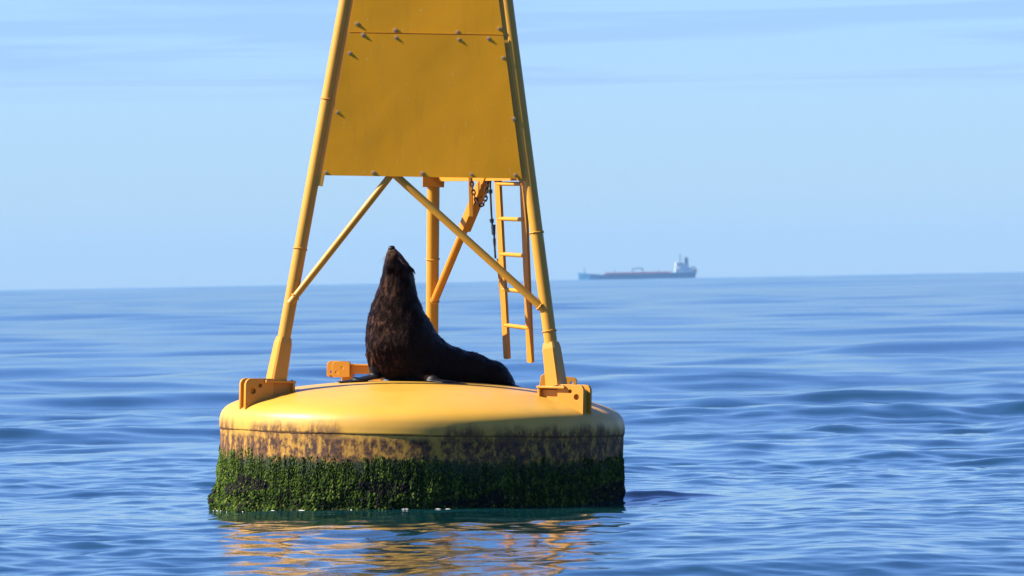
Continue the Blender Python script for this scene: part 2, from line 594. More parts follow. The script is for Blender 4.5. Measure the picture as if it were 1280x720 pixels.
# slightly uneven welded seam round the rim
bm = bmesh.new()
N = 360
ring = []
for k in range(N):
    t = 2 * math.pi * k / N
    rr = 1.4745 + 0.003 * random.random()
    w = 0.0025 + 0.0025 * random.random()
    zz = 0.588 + 0.003 * math.sin(9 * t) + 0.0015 * random.random()
    ring.append([bm.verts.new(((rr + w * math.cos(q)) * math.cos(t), (rr + w * math.cos(q)) * math.sin(t), zz + w * math.sin(q))) for q in np.linspace(0, 2 * math.pi, 6, endpoint=False)])
for k in range(N):
    A, B = ring[k], ring[(k + 1) % N]
    for q in range(6): bm.faces.new((A[q], B[q], B[(q + 1) % 6], A[(q + 1) % 6]))
link('weld_seam', bm_mesh('weld_seam', bm), plain('rust_brown', (0.09, 0.035, 0.015), 0.8, 0.5, 40), hull_o, True)

# weed: many small lumps hanging on the side of the float
iv = np.array([(1, 0, 0), (0, 1, 0), (-1, 0, 0), (0, -1, 0), (0, 0, 1), (0, 0, -1)], float)
ifc = np.array([(0, 1, 4), (1, 2, 4), (2, 3, 4), (3, 0, 4), (1, 0, 5), (2, 1, 5), (3, 2, 5), (0, 3, 5)])
NA = 66000
th = rng.uniform(0, 2 * np.pi, NA)
front = np.cos(th + np.pi / 2) > -0.2                     # the side toward the open water behind needs fewer
keep = front | (rng.random(NA) < 0.6)
th = th[keep]; NA = len(th)
u = rng.random(NA)
top = 0.432 + 0.035 * vnoise(np.cos(th) * 6 + 40, np.sin(th) * 6 + 40, th * 0 + 3) + 0.025 * vnoise(np.cos(th) * 25 + 40, np.sin(th) * 25 + 40, th * 0 + 7)
zz = top - (u ** 0.92) * (top + 0.14)
depth = np.clip((top - zz) / 0.40, 0, 1)
clus = vnoise(np.cos(th) * 14 + 50, np.sin(th) * 14 + 50, zz * 14 + 9)
fine = vnoise(np.cos(th) * 40 + 90, np.sin(th) * 40 + 90, zz * 30 + 19)
size = 0.0050 + 0.0120 * depth ** 1.8 * (0.35 + 0.95 * rng.random(NA)) * (1 + 0.5 * clus)
strand0 = vnoise(np.cos(th) * 75 + 30, np.sin(th) * 75 + 30, zz * 9 + 5)
thick = 0.006 + 0.040 * depth ** 1.7 * np.clip(0.75 + 0.9 * clus, 0.05, 1.7) + 0.010 * np.clip(strand0, -0.3, 1)
rad = 1.468 + thick * rng.uniform(0.55, 1.0, NA)
elong = np.where(depth < 0.55, rng.uniform(1.4, 2.9, NA), rng.uniform(0.8, 1.9, NA))
strand = vnoise(np.cos(th) * 60 + 90, np.sin(th) * 60 + 90, zz * 7 + 19)
tone = np.clip(0.63 - 0.16 * depth + 0.16 * fine + 0.22 * strand + rng.normal(0, 0.20, NA), 0, 1)
mus = (depth > 0.45) & (depth < 0.80) & (vnoise(np.cos(th) * 5 + 20, np.sin(th) * 5 + 20, zz * 9) > 0.02)
tone = np.where(mus & (rng.random(NA) < 0.75), rng.uniform(0.0, 0.26, NA), tone)
allv = np.empty((NA, 6, 3), np.float32)
# random orientation about the radial axis
tw = rng.normal(0, 0.22, NA) + np.where(depth > 0.5, rng.uniform(-0.6, 0.6, NA), 0)
jit = 1 + rng.normal(0, 0.22, (NA, 6, 1))
L = iv[None] * jit
a = L[:, :, 0] * (size * 0.85)[:, None]                    # tangential
b = L[:, :, 1] * (size * 0.95)[:, None]                    # radial
cz = L[:, :, 2] * (size * elong)[:, None]                  # vertical
a2 = a * np.cos(tw)[:, None] - cz * np.sin(tw)[:, None]
cz2 = a * np.sin(tw)[:, None] + cz * np.cos(tw)[:, None]
rr = rad[:, None] + b - 0.25 * np.abs(cz2)
allv[:, :, 0] = rr * np.cos(th)[:, None] - a2 * np.sin(th)[:, None]
allv[:, :, 1] = rr * np.sin(th)[:, None] + a2 * np.cos(th)[:, None]
allv[:, :, 2] = zz[:, None] + cz2
fc = (ifc[None] + (np.arange(NA) * 6)[:, None, None]).reshape(-1, 3)
me = from_np('weed', allv.reshape(-1, 3), fc)
at_ = me.attributes.new('tone', 'FLOAT', 'POINT')
at_.data.foreach_set('value', np.repeat(tone, 6).astype(np.float32))
weed = link('weed', me, MAT['weed'], hull_o, True)
weed['kind'] = 'stuff'
weed['label'] = 'wet green weed and dark mussels crusting the waterline'

# --- tower legs
APEX = Vector((0.0, 0.0, 7.5))
FOOT_Z = 0.93
foot = {'left': Vector((-1.057, -0.533, FOOT_Z)), 'right': Vector((0.975, -0.640, FOOT_Z)), 'back': Vector((0.050, 1.173, FOOT_Z))}
foot_ang = {'left': R_(207), 'right': R_(327), 'back': R_(87)}


def leg_at(k, zz):
    f = foot[k]; t = (zz - FOOT_Z) / (APEX.z - FOOT_Z)
    return f.lerp(APEX, t)


def hex_bolt_mesh(r=0.0100, h=0.007):
    bm = bmesh.new()
    tube(bm, (0, 0, -0.004), (0, 0, 0.003), r * 1.5, seg=16)           # washer
    tube(bm, (0, 0, 0.003), (0, 0, h), r, seg=6)
    tube(bm, (0, 0, h), (0, 0, h + 0.003), r * 0.5, seg=10)
    return bm_mesh('bolt', bm)


BOLT = hex_bolt_mesh(); BOLT.materials.append(MAT['bolt'])


def put_bolt(pos, nrm, parent, sc=1.0):
    o = bpy.data.objects.new('bolt', BOLT); col.objects.link(o)
    o.parent = parent
    Mx = frame_to(nrm).to_4x4(); Mx.translation = Vector(pos)
    o.matrix_local = Mx @ Matrix.Rotation(random.uniform(0, 1), 4, 'Z') @ Matrix.Scale(sc, 4)
    return o


def lug_outline(u0, u1, zlow0, zlow1, ztop, rad=0.04):
    pts = [(u0, zlow0), (u1 - 0.008, zlow1)]
    # rounded outer top corner
    pts.append((u1, zlow1 + 0.02))
    for t in np.linspace(0, math.pi / 2, 7):
        pts.append((u1 - rad + rad * math.cos(t), ztop - rad + rad * math.sin(t)))
    pts.append((u0, ztop))
    return pts


for k in ('left', 'right', 'back'):
    f, a = foot[k], foot_ang[k]
    ur = Vector((math.cos(a), math.sin(a), 0)); vt = Vector((-math.sin(a), math.cos(a), 0))
    bm = bmesh.new()
    tube(bm, leg_at(k, 1.10), leg_at(k, 5.2), 0.047, 0.047, 28)
    leg = link('leg', bm_mesh('leg', bm), MAT['paint'], buoy, True, 40)
    # square sleeve at the bottom of the leg
    bm = bmesh.new()
    A, B = leg_at(k, 0.945), leg_at(k, 1.23)
    ax = (B - A).normalized()
    X_ = (ur - ax * ur.dot(ax)).normalized(); Y_ = ax.cross(X_)
    secs = [(0.0, 0.062), ((B - A).length * 0.95, 0.053), ((B - A).length * 1.10, 0.045)]
    rg = []
    for (d, hw) in secs:
        ch = hw * 0.22
        o8 = [(hw, -hw + ch), (hw, hw - ch), (hw - ch, hw), (-hw + ch, hw), (-hw, hw - ch), (-hw, -hw + ch), (-hw + ch, -hw), (hw - ch, -hw)]
        rg.append([bm.verts.new(A + ax * d + X_ * p + Y_ * q) for p, q in o8])
    for P, Q in zip(rg, rg[1:]):
        for i in range(8): bm.faces.new((P[i], P[(i + 1) % 8], Q[(i + 1) % 8], Q[i]))
    bm.faces.new(rg[0][::-1]); bm.faces.new(rg[-1])
    link('leg_sleeve', bm_mesh('leg_sleeve', bm), MAT['paint'], leg)
    # foot bracket, radial frame: u outward, v sideways, z up
    Mf = Matrix((ur, vt, Vector((0, 0, 1)))).transposed().to_4x4(); Mf.translation = Vector((f.x, f.y, 0))
    def dz(uu): p = Vector((f.x, f.y, 0)) + ur * uu; return deck_z(p.x, p.y)
    ZT = 0.945
    bm = bmesh.new()
    box(bm, (-0.125, -0.083, ZT - 0.016), (0.115, 0.083, ZT), Mf, 0.003)           # top flange
    box(bm, (-0.125, -0.066, dz(-0.12) - 0.03), (-0.105, 0.066, ZT - 0.017), Mf, 0.003)   # inner end plate
    box(bm, (-0.106, -0.034, dz(0.22) - 0.03), (0.230, -0.020, ZT - 0.026), Mf, 0.002)     # webs set back from the edge
    box(bm, (-0.106, 0.020, dz(0.22) - 0.03), (0.230, 0.034, ZT - 0.017), Mf, 0.002)
    box(bm, (0.228, -0.034, dz(0.245) - 0.03), (0.242, 0.034, ZT - 0.025), Mf, 0.002)     # outer end plate
    base = link('foot_bracket', bm_mesh('foot_bracket', bm), MAT['paint_foot'], buoy)
    for s in (-1, 1):
        zl0, zl1 = dz(0.05) - 0.03, dz(0.255) - 0.02
        me = plate_with_holes('lug_plate', lug_outline(0.045, 0.262, zl0, zl1, ZT + 0.012), [(0.150, ZT - 0.035, 0.017), (0.205, ZT - 0.075, 0.024)], 0.024)
        o = link('lug_plate', me, MAT['paint_foot'], base)
        T = Mf.copy(); T.translation = Mf.translation + vt * (s * 0.045)
        o.matrix_local = T
    for (uu, vv) in ((-0.10, -0.065), (-0.10, 0.065), (0.10, -0.068), (0.10, 0.068)):
        put_bolt(Mf @ Vector((uu, vv, ZT)), (0, 0, 1), base, 0.9)

# --- front panels
LF, RF = foot['left'], foot['right']
pn = (RF - LF).cross(APEX - LF).normalized()
if pn.y > 0: pn = -pn
OFF = 0.041


def panel_pt(x, zz, off=OFF):
    """point of the front panel plane at buoy x, z"""
    # plane through the front legs moved out by off
    d = pn.dot(LF) + off
    yy = (d - pn.x * x - pn.z * zz) / pn.y
    return Vector((x, yy, zz))


def edges(zz, inset=0.062):
    return leg_at('left', zz).x + inset, leg_at('right', zz).x - inset * 0.9


def panel(name, z0l, z0r, z1l, z1r, off, thick=0.006):
    """sheet split into a grid so that it can be very slightly dished"""
    bm = bmesh.new()
    nx_, nz_ = 16, 16
    G = {}
    for side in (0, 1):
        for j in range(nz_ + 1):
            v = j / nz_
            zl = z0l + (z1l - z0l) * v; zr = z0r + (z1r - z0r) * v
            x0 = edges(zl)[0]; x1 = edges(zr)[1]
            for i in range(nx_ + 1):
                w = i / nx_
                dish = -0.006 * math.sin(math.pi * w) * math.sin(math.pi * v) + 0.0025 * math.sin(7 * w + 2) * math.sin(5 * v + 1) * math.sin(math.pi * w)
                G[side, i, j] = bm.verts.new(panel_pt(x0 + (x1 - x0) * w, zl + (zr - zl) * w, off + dish + (thick if side == 0 else 0)))
    for j in range(nz_):
        for i in range(nx_):
            bm.faces.new((G[0, i, j], G[0, i + 1, j], G[0, i + 1, j + 1], G[0, i, j + 1]))
            bm.faces.new((G[1, i, j + 1], G[1, i + 1, j + 1], G[1, i + 1, j], G[1, i, j]))
    for i in range(nx_):
        bm.faces.new((G[1, i, 0], G[1, i + 1, 0], G[0, i + 1, 0], G[0, i, 0]))
        bm.faces.new((G[0, i, nz_], G[0, i + 1, nz_], G[1, i + 1, nz_], G[1, i, nz_]))
    for j in range(nz_):
        bm.faces.new((G[0, 0, j], G[0, 0, j + 1], G[1, 0, j + 1], G[1, 0, j]))
        bm.faces.new((G[1, nx_, j], G[1, nx_, j + 1], G[0, nx_, j + 1], G[0, nx_, j]))
    return link(name, bm_mesh(name, bm), MAT['panel'], buoy, True, 40)


upper = panel('day_mark_panel', 3.480, 3.480, 4.75, 4.75, OFF)
lower = panel('day_mark_panel', 2.437, 2.439, 3.473, 3.473, OFF + 0.009)
for (x, zz, up_) in [(-0.477, 3.462, 0), (-0.237, 3.446, 0), (0.22, 3.440, 0), (0.434, 3.450, 0), (-0.523, 3.542, 1), (-0.244, 3.500, 1), (0.209, 3.494, 1), (0.510, 3.525, 1),
                     (-0.571, 3.327, 0), (0.543, 3.313, 0), (-0.652, 2.896, 0), (0.627, 2.869, 0), (-0.725, 2.457, 0), (-0.381, 2.463, 0), (-0.027, 2.464, 0), (0.327, 2.462, 0), (0.646, 2.464, 0)]:
    put_bolt(panel_pt(x, zz, (OFF + 0.006) if up_ else (OFF + 0.013)), pn, upper if up_ else lower, random.uniform(0.95, 1.15))
# flat bars along the legs that carry the panels
for k, s in (('left', 1), ('right', -1)):
    bm = bmesh.new()
    za, zb = (2.36, 4.8) if k == 'left' else (2.42, 4.8)
    a_, b_ = leg_at(k, za), leg_at(k, zb)
    xa, xb = a_.x + s * 0.055, b_.x + s * 0.055
    bar(bm, panel_pt(xa, za, OFF - 0.008), panel_pt(xb, zb, OFF - 0.008), 0.05, 0.012, -pn.cross(Vector((0, 0, 1))) * 0 + pn, 0.002)
    link('panel_rail', bm_mesh('panel_rail', bm), MAT['paint'], buoy)

# --- cross beams behind the panels (angle bars between the legs)
def beam(name, A, B, zc, hh=0.055, th=0.012):
    bm = bmesh.new()
    d = (B - A).normalized(); side = d.cross(Vector((0, 0, 1))).normalized()
    Mx = Matrix((d, side, Vector((0, 0, 1)))).transposed().to_4x4(); Mx.translation = Vector((A.x, A.y, zc))
    Lb = (Vector((B.x, B.y, 0)) - Vector((A.x, A.y, 0))).length
    box(bm, (0, -th / 2, -hh / 2), (Lb, th / 2, hh / 2), Mx, 0.002)
    box(bm, (0, -hh / 2 - th, hh / 2 - th - 0.001), (Lb, -th / 2 - 0.0005, hh / 2 - 0.001), Mx, 0.002)
    return link(name, bm_mesh(name, bm), MAT['paint_in'], buoy)


beam('cross_beam', leg_at('left', 2.49), leg_at('right', 2.49), 2.49)
beam('cross_beam', leg_at('left', 3.475) + pn * 0.03, leg_at('right', 3.475) + pn * 0.03, 3.475)  # unseen backing beam, added to block the sky behind the panel seam
beam('cross_beam', leg_at('back', 2.452), leg_at('right', 2.452), 2.452, 0.05)
beam('cross_beam', leg_at('left', 2.50), leg_at('back', 2.50), 2.50)
# clamp round the back leg under the beam
bm = bmesh.new()
p = leg_at('back', 2.43)
box(bm, (p.x - 0.080, p.y - 0.085, 2.385), (p.x + 0.080, p.y - 0.060, 2.475), None, 0.003)
box(bm, (p.x - 0.080, p.y + 0.060, 2.385), (p.x + 0.080, p.y + 0.085, 2.475), None, 0.003)
box(bm, (p.x - 0.080, p.y - 0.06, 2.40), (p.x - 0.060, p.y + 0.06, 2.46), None, 0.002)
box(bm, (p.x + 0.060, p.y - 0.06, 2.40), (p.x + 0.080, p.y + 0.06, 2.46), None, 0.002)
link('leg_clamp', bm_mesh('leg_clamp', bm), MAT['paint_in'], buoy)

# --- diagonal braces
for (A, B, rad_) in ((Vector((-0.215, panel_pt(-0.215, 2.50, 0.014).y, 2.50)), leg_at('left', 1.50) + pn * 0.040, 0.0255),
                     (Vector((-0.235, panel_pt(-0.235, 2.46, 0.012).y, 2.46)), leg_at('right', 1.475) + pn * 0.02, 0.028)):
    bm = bmesh.new(); tube(bm, A, B, rad_, seg=22)
    link('brace', bm_mesh('brace', bm), MAT['paint'], buoy, True, 40)
bm = bmesh.new()
BA, BB = leg_at('back', 1.50), Vector((0.435, 0.17, 2.46))
tube(bm, BA, BA.lerp(BB, 0.70), 0.030, seg=22)
bb = link('brace', bm_mesh('brace', bm), MAT['paint_in'], buoy, True, 40)
bm = bmesh.new()
dB = (BB - BA).normalized()
sd = dB.cross(Vector((0.46, -0.89, 0))).normalized()
nB = dB.cross(sd)
Mx = Matrix((sd, nB, dB)).transposed().to_4x4(); Mx.translation = BA.lerp(BB, 0.60)
Lb = (BB - BA).length * 0.44
box(bm, (-0.036, -0.036, 0), (0.036, -0.027, Lb), Mx, 0.002)
box(bm, (-0.036, -0.0275, 0), (-0.028, 0.035, Lb), Mx, 0.002)
box(bm, (0.028, -0.0275, 0), (0.036, 0.035, Lb), Mx, 0.002)
link('channel_end', bm_mesh('channel_end', bm), MAT['paint_in'], bb)
bm = bmesh.new()
bar(bm, (0.318, 0.20, 2.46), (0.330, 0.24, 2.165), 0.030, 0.012, (0.3, 1, 0), 0.002)
link('hanger_strap', bm_mesh('hanger_strap', bm), MAT['paint_in'], buoy)

# --- weld beads where the braces meet the legs
def weld(c0, axis, r0, wob=0.003):
    bm = bmesh.new()
    Mx_ = frame_to(axis)
    rg_ = []
    for q in range(28):
        t = 2 * math.pi * q / 28
        d = Mx_ @ Vector((math.cos(t), math.sin(t), 0))
        c1 = Vector(c0) + d * (r0 + 0.001) + Vector(axis).normalized() * random.uniform(-wob, wob)
        rg_.append([bm.verts.new(c1 + (d * math.cos(w) + Vector(axis).normalized() * math.sin(w)) * 0.007) for w in np.linspace(0, 2 * math.pi, 6, endpoint=False)])
    for q in range(28):
        P_, Q_ = rg_[q], rg_[(q + 1) % 28]
        for w in range(6): bm.faces.new((P_[w], Q_[w], Q_[(w + 1) % 6], P_[(w + 1) % 6]))
    link('weld_bead', bm_mesh('weld_bead', bm), MAT['paint_foot'], buoy, True)


for k, zz_ in (('left', 2.99), ('left', 1.90), ('right', 2.05), ('right', 1.34), ('back', 1.85)):
    weld(leg_at(k, zz_), APEX - foot[k], 0.0465)
for A_, B_, rr_ in ((leg_at('left', 1.50) + pn * 0.040, Vector((-0.215, panel_pt(-0.215, 2.50, 0.014).y, 2.50)), 0.0255), (leg_at('right', 1.475) + pn * 0.02, Vector((-0.235, panel_pt(-0.235, 2.46, 0.012).y, 2.46)), 0.028), (leg_at('back', 1.50), Vector((0.435, 0.17, 2.46)), 0.030)):
    d_ = (B_ - A_).normalized()
    weld(A_ + d_ * 0.062, d_, rr_, 0.006)

# --- ladder
lad_a0, lad_a1 = Vector((0.509, -0.01, 2.60)), Vector((0.613, 0.06, 1.125))
lad_b0, lad_b1 = Vector((0.695, -0.34, 2.60)), Vector((0.784, -0.27, 1.105))
lad_n = (lad_b0 - lad_a0).cross(lad_a1 - lad_a0).normalized()


def rail(a, b):
    bm = bmesh.new()
    d = (b - a).normalized()
    # flat bar with a rounded lower end; wide side faces along the ladder's outward normal
    ac = d.cross(lad_n).normalized()
    Mx = Matrix((ac, lad_n, d)).transposed().to_4x4(); Mx.translation = a
    Lr = (b - a).length
    hw = 0.036; th = 0.011
    o = [(-hw, 0), (hw, 0)] + [(hw * math.cos(t), Lr - 0.012 + 0.012 * math.sin(t)) for t in np.linspace(0, math.pi, 9)]
    va = [bm.verts.new(Mx @ Vector((p, -th, q))) for p, q in o]; vb = [bm.verts.new(Mx @ Vector((p, th, q))) for p, q in o]
    bm.faces.new(va); bm.faces.new(vb[::-1])
    for i in range(len(o)): bm.faces.new((va[i], va[(i + 1) % len(o)], vb[(i + 1) % len(o)], vb[i]))
    return bm


lroot = link('ladder', bm_mesh('ladder', rail(lad_a0, lad_a1)), MAT['paint_in'], buoy)
lroot.name = 'ladder_rail'
link('ladder_rail', bm_mesh('ladder_rail', rail(lad_b0, lad_b1)), MAT['paint_in'], buoy)
for zr in (2.405, 2.148, 1.888, 1.628, 1.365):
    t = (2.60 - zr) / (2.60 - 1.115)
    bm = bmesh.new(); tube(bm, lad_a0.lerp(lad_a1, t), lad_b0.lerp(lad_b1, t), 0.0155, seg=14)
    link('rung', bm_mesh('rung', bm), MAT['paint'], buoy, True, 40)
# brackets that hold the ladder to the beam and the leg
bm = bmesh.new(); bar(bm, lad_b0.lerp(lad_b1, 0.10) + Vector((0, 0, 0.02)), leg_at('right', 2.44), 0.09, 0.012, (0, 0, 1), 0.002)
link('ladder_bracket', bm_mesh('ladder_bracket', bm), MAT['paint_in'], buoy)
bm = bmesh.new(); bar(bm, (0.541, 0.10, 1.86), (0.572, 0.115, 1.56), 0.04, 0.012, (0.3, 1, 0), 0.002)
link('ladder_stay', bm_mesh('ladder_stay', bm), MAT['paint'], buoy)
bm = bmesh.new(); bar(bm, (0.556, 0.105, 1.70), lad_a0.lerp(lad_a1, 0.605), 0.04, 0.012, (0, 0, 1), 0.002)
link('ladder_stay', bm_mesh('ladder_stay', bm), MAT['paint'], buoy)

# --- chain slung from the strap to the beam
pts = catmull([(0.322, 0.165, 2.45), (0.338, 0.16, 2.36), (0.360, 0.155, 2.29), (0.392, 0.15, 2.245), (0.422, 0.145, 2.265), (0.436, 0.14, 2.33), (0.440, 0.14, 2.45)], 30)
pts = [Vector(p) for p in pts]
bm = bmesh.new()
acc, last, kk = 0.0, pts[0], 0
prev = pts[0]
for p in pts[1:]:
    acc += (p - last).length; last = p
    if acc >= 0.030:
        c_, d_ = (prev + p) / 2, (p - prev).normalized()
        prev, acc = p, 0.0
        hint = Vector((0, 1, 0)) if kk % 2 == 0 else d_.cross(Vector((0, 1, 0)))
        X_ = (hint - d_ * hint.dot(d_)).normalized(); kk += 1
        loop = []
        for t in np.linspace(0, 2 * math.pi, 12, endpoint=False):
            loop.append(c_ + d_ * (0.021 * math.cos(t)) + X_ * (0.0125 * math.sin(t)))
        Yn = d_.cross(X_)
        rings = []
        for i, q in enumerate(loop):
            tg = (loop[(i + 1) % 12] - loop[i - 1]).normalized(); nn = Yn.cross(tg)
            rings.append([bm.verts.new(q + (nn * math.cos(w) + Yn * math.sin(w)) * 0.0052) for w in np.linspace(0, 2 * math.pi, 6, endpoint=False)])
        for i in range(12):
            P, Q = rings[i], rings[(i + 1) % 12]
            for w in range(6): bm.faces.new((P[w], P[(w + 1) % 6], Q[(w + 1) % 6], Q[w]))
ch = link('chain', bm_mesh('chain', bm), MAT['chain'], buoy, True)
ch['kind'] = 'stuff'
# --- tension rod with its shackles
bm = bmesh.new()
path_tube(bm, catmull([(0.464, 0.10, 2.46), (0.467, 0.10, 2.35), (0.482, 0.10, 2.13), (0.497, 0.10, 2.06), (0.505, 0.10, 1.95), (0.513, 0.10, 1.86)], 4), 0.0075, 8)
rod = link('tension_rod', bm_mesh('tension_rod', bm), MAT['cable'], buoy, True)
for (p, hgt, rr_) in (((0.466, 0.10, 2.349), 0.028, 0.019), ((0.481, 0.10, 2.135), 0.028, 0.018), ((0.494, 0.10, 2.07), 0.075, 0.017), ((0.503, 0.10, 1.98), 0.05, 0.012)):
    bm = bmesh.new(); tube(bm, Vector(p) - Vector((-0.002, 0, hgt / 2)), Vector(p) + Vector((-0.002, 0, hgt / 2)), rr_ * 0.8, rr_, 10)
    link('turnbuckle', bm_mesh('turnbuckle', bm), MAT['cable'], rod, True, 40)

# --- lifting fixtures on the deck
# left rear: two lug plates on a bar
fx = Vector((-0.66, 0.60, 0)); a = R_(168)
ur = Vector((math.cos(a), math.sin(a), 0)); vt = Vector((-math.sin(a), math.cos(a), 0))
Mf = Matrix((ur, vt, Vector((0, 0, 1)))).transposed().to_4x4(); Mf.translation = fx
bm = bmesh.new()
zb = deck_z(fx.x, fx.y)
box(bm, (-0.36, -0.055, 0.990), (-0.10, 0.055, 1.050), Mf, 0.004)
box(bm, (-0.36, -0.075, 1.0505), (-0.10, 0.075, 1.062), Mf, 0.002)
box(bm, (-0.14, -0.045, zb - 0.06), (-0.06, 0.045, 0.992), Mf, 0.003)
box(bm, (-0.36, -0.045, zb - 0.02), (-0.28, 0.045, 0.992), Mf, 0.003)
fixb = link('lifting_bracket', bm_mesh('lifting_bracket', bm), MAT['paint_foot'], buoy)
for s, o_u in ((-1, 0.075), (1, 0.0)):
    me = plate_with_holes('lug_plate', [(-0.13 + o_u, 0.968), (-0.012 + o_u, 0.962), (o_u, 0.975)] + [(o_u - 0.03 + 0.03 * math.cos(t), 1.048 + 0.03 * math.sin(t)) for t in np.linspace(0, math.pi / 2, 6)] + [(-0.13 + o_u, 1.078)], [(-0.075 + o_u, 1.035, 0.012), (-0.035 + o_u, 1.000, 0.014)], 0.026)
    o = link('lug_plate', me, MAT['paint_foot'], fixb)
    T = Mf.copy(); T.translation = fx - vt * (s * 0.075) * -1
    o.matrix_local = T
# right rear: upright lug plates behind the right leg
fx = Vector((0.985, -0.18, 0)); a = R_(-12)
ur = Vector((math.cos(a), math.sin(a), 0)); vt = Vector((-math.sin(a), math.cos(a), 0))
Mf = Matrix((ur, vt, Vector((0, 0, 1)))).transposed().to_4x4(); Mf.translation = fx
me = plate_with_holes('lifting_plate', [(-0.145, 0.86), (0.135, 0.82), (0.14, 0.985), (0.125, 1.000), (-0.105, 1.022), (-0.122, 1.010)], [(0.105, 0.965, 0.013), (-0.07, 0.985, 0.012)], 0.024)
o = link('lifting_plate', me, MAT['paint_foot'], buoy); o.matrix_local = Mf

# ------------------------------------------------------------------ fur seal
import openvdb
seal = empty('fur_seal', (0, 0, BUOY_Z), (0, HEEL, 0))
tag(seal, 'dark brown fur seal sitting on the yellow float with its nose raised', 'seal')
VX = 0.0065
lo = np.array([-0.72, -0.50, 0.88]); hi = np.array([0.84, 0.48, 1.98])
nn = np.ceil((hi - lo) / VX).astype(int)
gx, gy, gz = [lo[i] + VX * np.arange(nn[i], dtype=np.float32) for i in range(3)]
PX, PY, PZ = np.meshgrid(gx, gy, gz, indexing='ij')
D = np.full(PX.shape, 1.0, np.float32)


def smin(a, b, k):
    h = np.clip(0.5 + 0.5 * (b - a) / k, 0, 1)
    return b * (1 - h) + a * h - k * h * (1 - h)


def seg(p0, p1, r0, r1, k=0.05, flat=None, fl=1.0, ysq=1.0):
    """rounded cone; flat = direction squeezed by fl, ysq squeezes the depth axis"""
    global D
    p0 = np.array(p0, np.float32); p1 = np.array(p1, np.float32)
    R = (max(r0, r1) / min(1, ysq)) + 0.10
    b0 = np.clip(((np.minimum(p0, p1) - R - lo) / VX).astype(int), 0, nn); b1 = np.clip(((np.maximum(p0, p1) + R - lo) / VX).astype(int) + 1, 0, nn)
    S = tuple(slice(b0[i], b1[i]) for i in range(3))
    d = p1 - p0
    x, y, z_ = PX[S] - p0[0], PY[S] - p0[1], PZ[S] - p0[2]
    t = np.clip((x * d[0] + y * d[1] + z_ * d[2]) / max(1e-9, float(d @ d)), 0, 1)
    x = x - d[0] * t; y = (y - d[1] * t) * ysq; z_ = z_ - d[2] * t
    if flat is not None:
        n_ = np.array(flat, float); n_ /= np.linalg.norm(n_)
        c_ = (x * n_[0] + y * n_[1] + z_ * n_[2]) * (fl - 1)
        x, y, z_ = x + c_ * n_[0], y + c_ * n_[1], z_ + c_ * n_[2]
    dist = np.sqrt(x * x + y * y + z_ * z_) - (r0 + (r1 - r0) * t)
    if flat is not None: dist = dist / fl ** 0.5
    D[S] = smin(D[S], dist, k)


spine = [((-0.243, -0.060, 1.893), 0.038, 1.0), ((-0.232, -0.050, 1.850), 0.052, 1.0), ((-0.216, -0.032, 1.795), 0.077, 1.0), ((-0.203, -0.010, 1.727), 0.103, 1.0),
         ((-0.202, 0.0, 1.640), 0.126, 1.0), ((-0.204, 0.0, 1.525), 0.158, 1.0), ((-0.202, 0.0, 1.405), 0.198, 0.95), ((-0.180, 0.0, 1.300), 0.240, 0.92),
         ((-0.145, 0.0, 1.200), 0.262, 0.92), ((0.02, 0.02, 1.100), 0.190, 0.85), ((0.19, 0.05, 1.062), 0.146, 0.75), ((0.36, 0.08, 1.048), 0.112, 0.68), ((0.53, 0.10, 1.004), 0.092, 0.66), ((0.605, 0.11, 0.965), 0.053, 0.6), ((0.65, 0.11, 0.940), 0.026, 0.6)]
for (p, r0, ys), (q, r1, ys1) in zip(spine, spine[1:]):
    seg(p, q, r0, r1, 0.035, ysq=(ys + ys1) / 2)
# muzzle pads, brow and cheeks, lower jaw
seg((-0.262, -0.085, 1.868), (-0.245, -0.080, 1.878), 0.026, 0.026, 0.02)
seg((-0.218, -0.088, 1.868), (-0.232, -0.080, 1.878), 0.026, 0.026, 0.02)
seg((-0.246, -0.108, 1.835), (-0.238, -0.100, 1.79), 0.026, 0.045, 0.03)
seg((-0.175, 0.02, 1.775), (-0.150, 0.04, 1.72), 0.045, 0.06, 0.04)
# shoulders
seg((-0.30, -0.16, 1.17), (-0.26, -0.14, 1.06), 0.10, 0.08, 0.08)
seg((-0.05, -0.13, 1.14), (0.0, -0.15, 1.03), 0.10, 0.08, 0.08)
seg((0.0, 0.1, 1.02), (0.35, 0.12, 0.99), 0.13, 0.10, 0.06)
# fore flipper spread out to the left on the deck
seg((-0.375, -0.17, 1.135), (-0.352, -0.18, 0.995), 0.042, 0.030, 0.030, flat=(0.4, 1, 0), fl=1.0)
seg((-0.350, -0.18, 0.985), (-0.46, -0.20, 0.955), 0.052, 0.060, 0.018, flat=(0.22, 0, 1), fl=3.2)
seg((-0.46, -0.20, 0.955), (-0.595, -0.22, 0.938), 0.060, 0.030, 0.012, flat=(0.14, 0, 1), fl=4.0)
# other fore flipper trailing back along the deck
seg((0.0, -0.20, 1.00), (0.08, -0.29, 0.960), 0.050, 0.045, 0.04)
seg((0.08, -0.29, 0.960), (0.20, -0.34, 0.945), 0.055, 0.062, 0.015, flat=(0, 0, 1), fl=3.0)
seg((0.20, -0.34, 0.945), (0.34, -0.35, 0.935), 0.062, 0.030, 0.012, flat=(0, 0, 1), fl=3.6)
# hind flippers
seg((0.60, 0.06, 0.950), (0.74, 0.01, 0.905), 0.040, 0.028, 0.02, flat=(0.3, 0, 1), fl=2.6)
seg((0.60, 0.14, 0.950), (0.72, 0.20, 0.905), 0.040, 0.028, 0.02, flat=(0.3, 0, 1), fl=2.6)
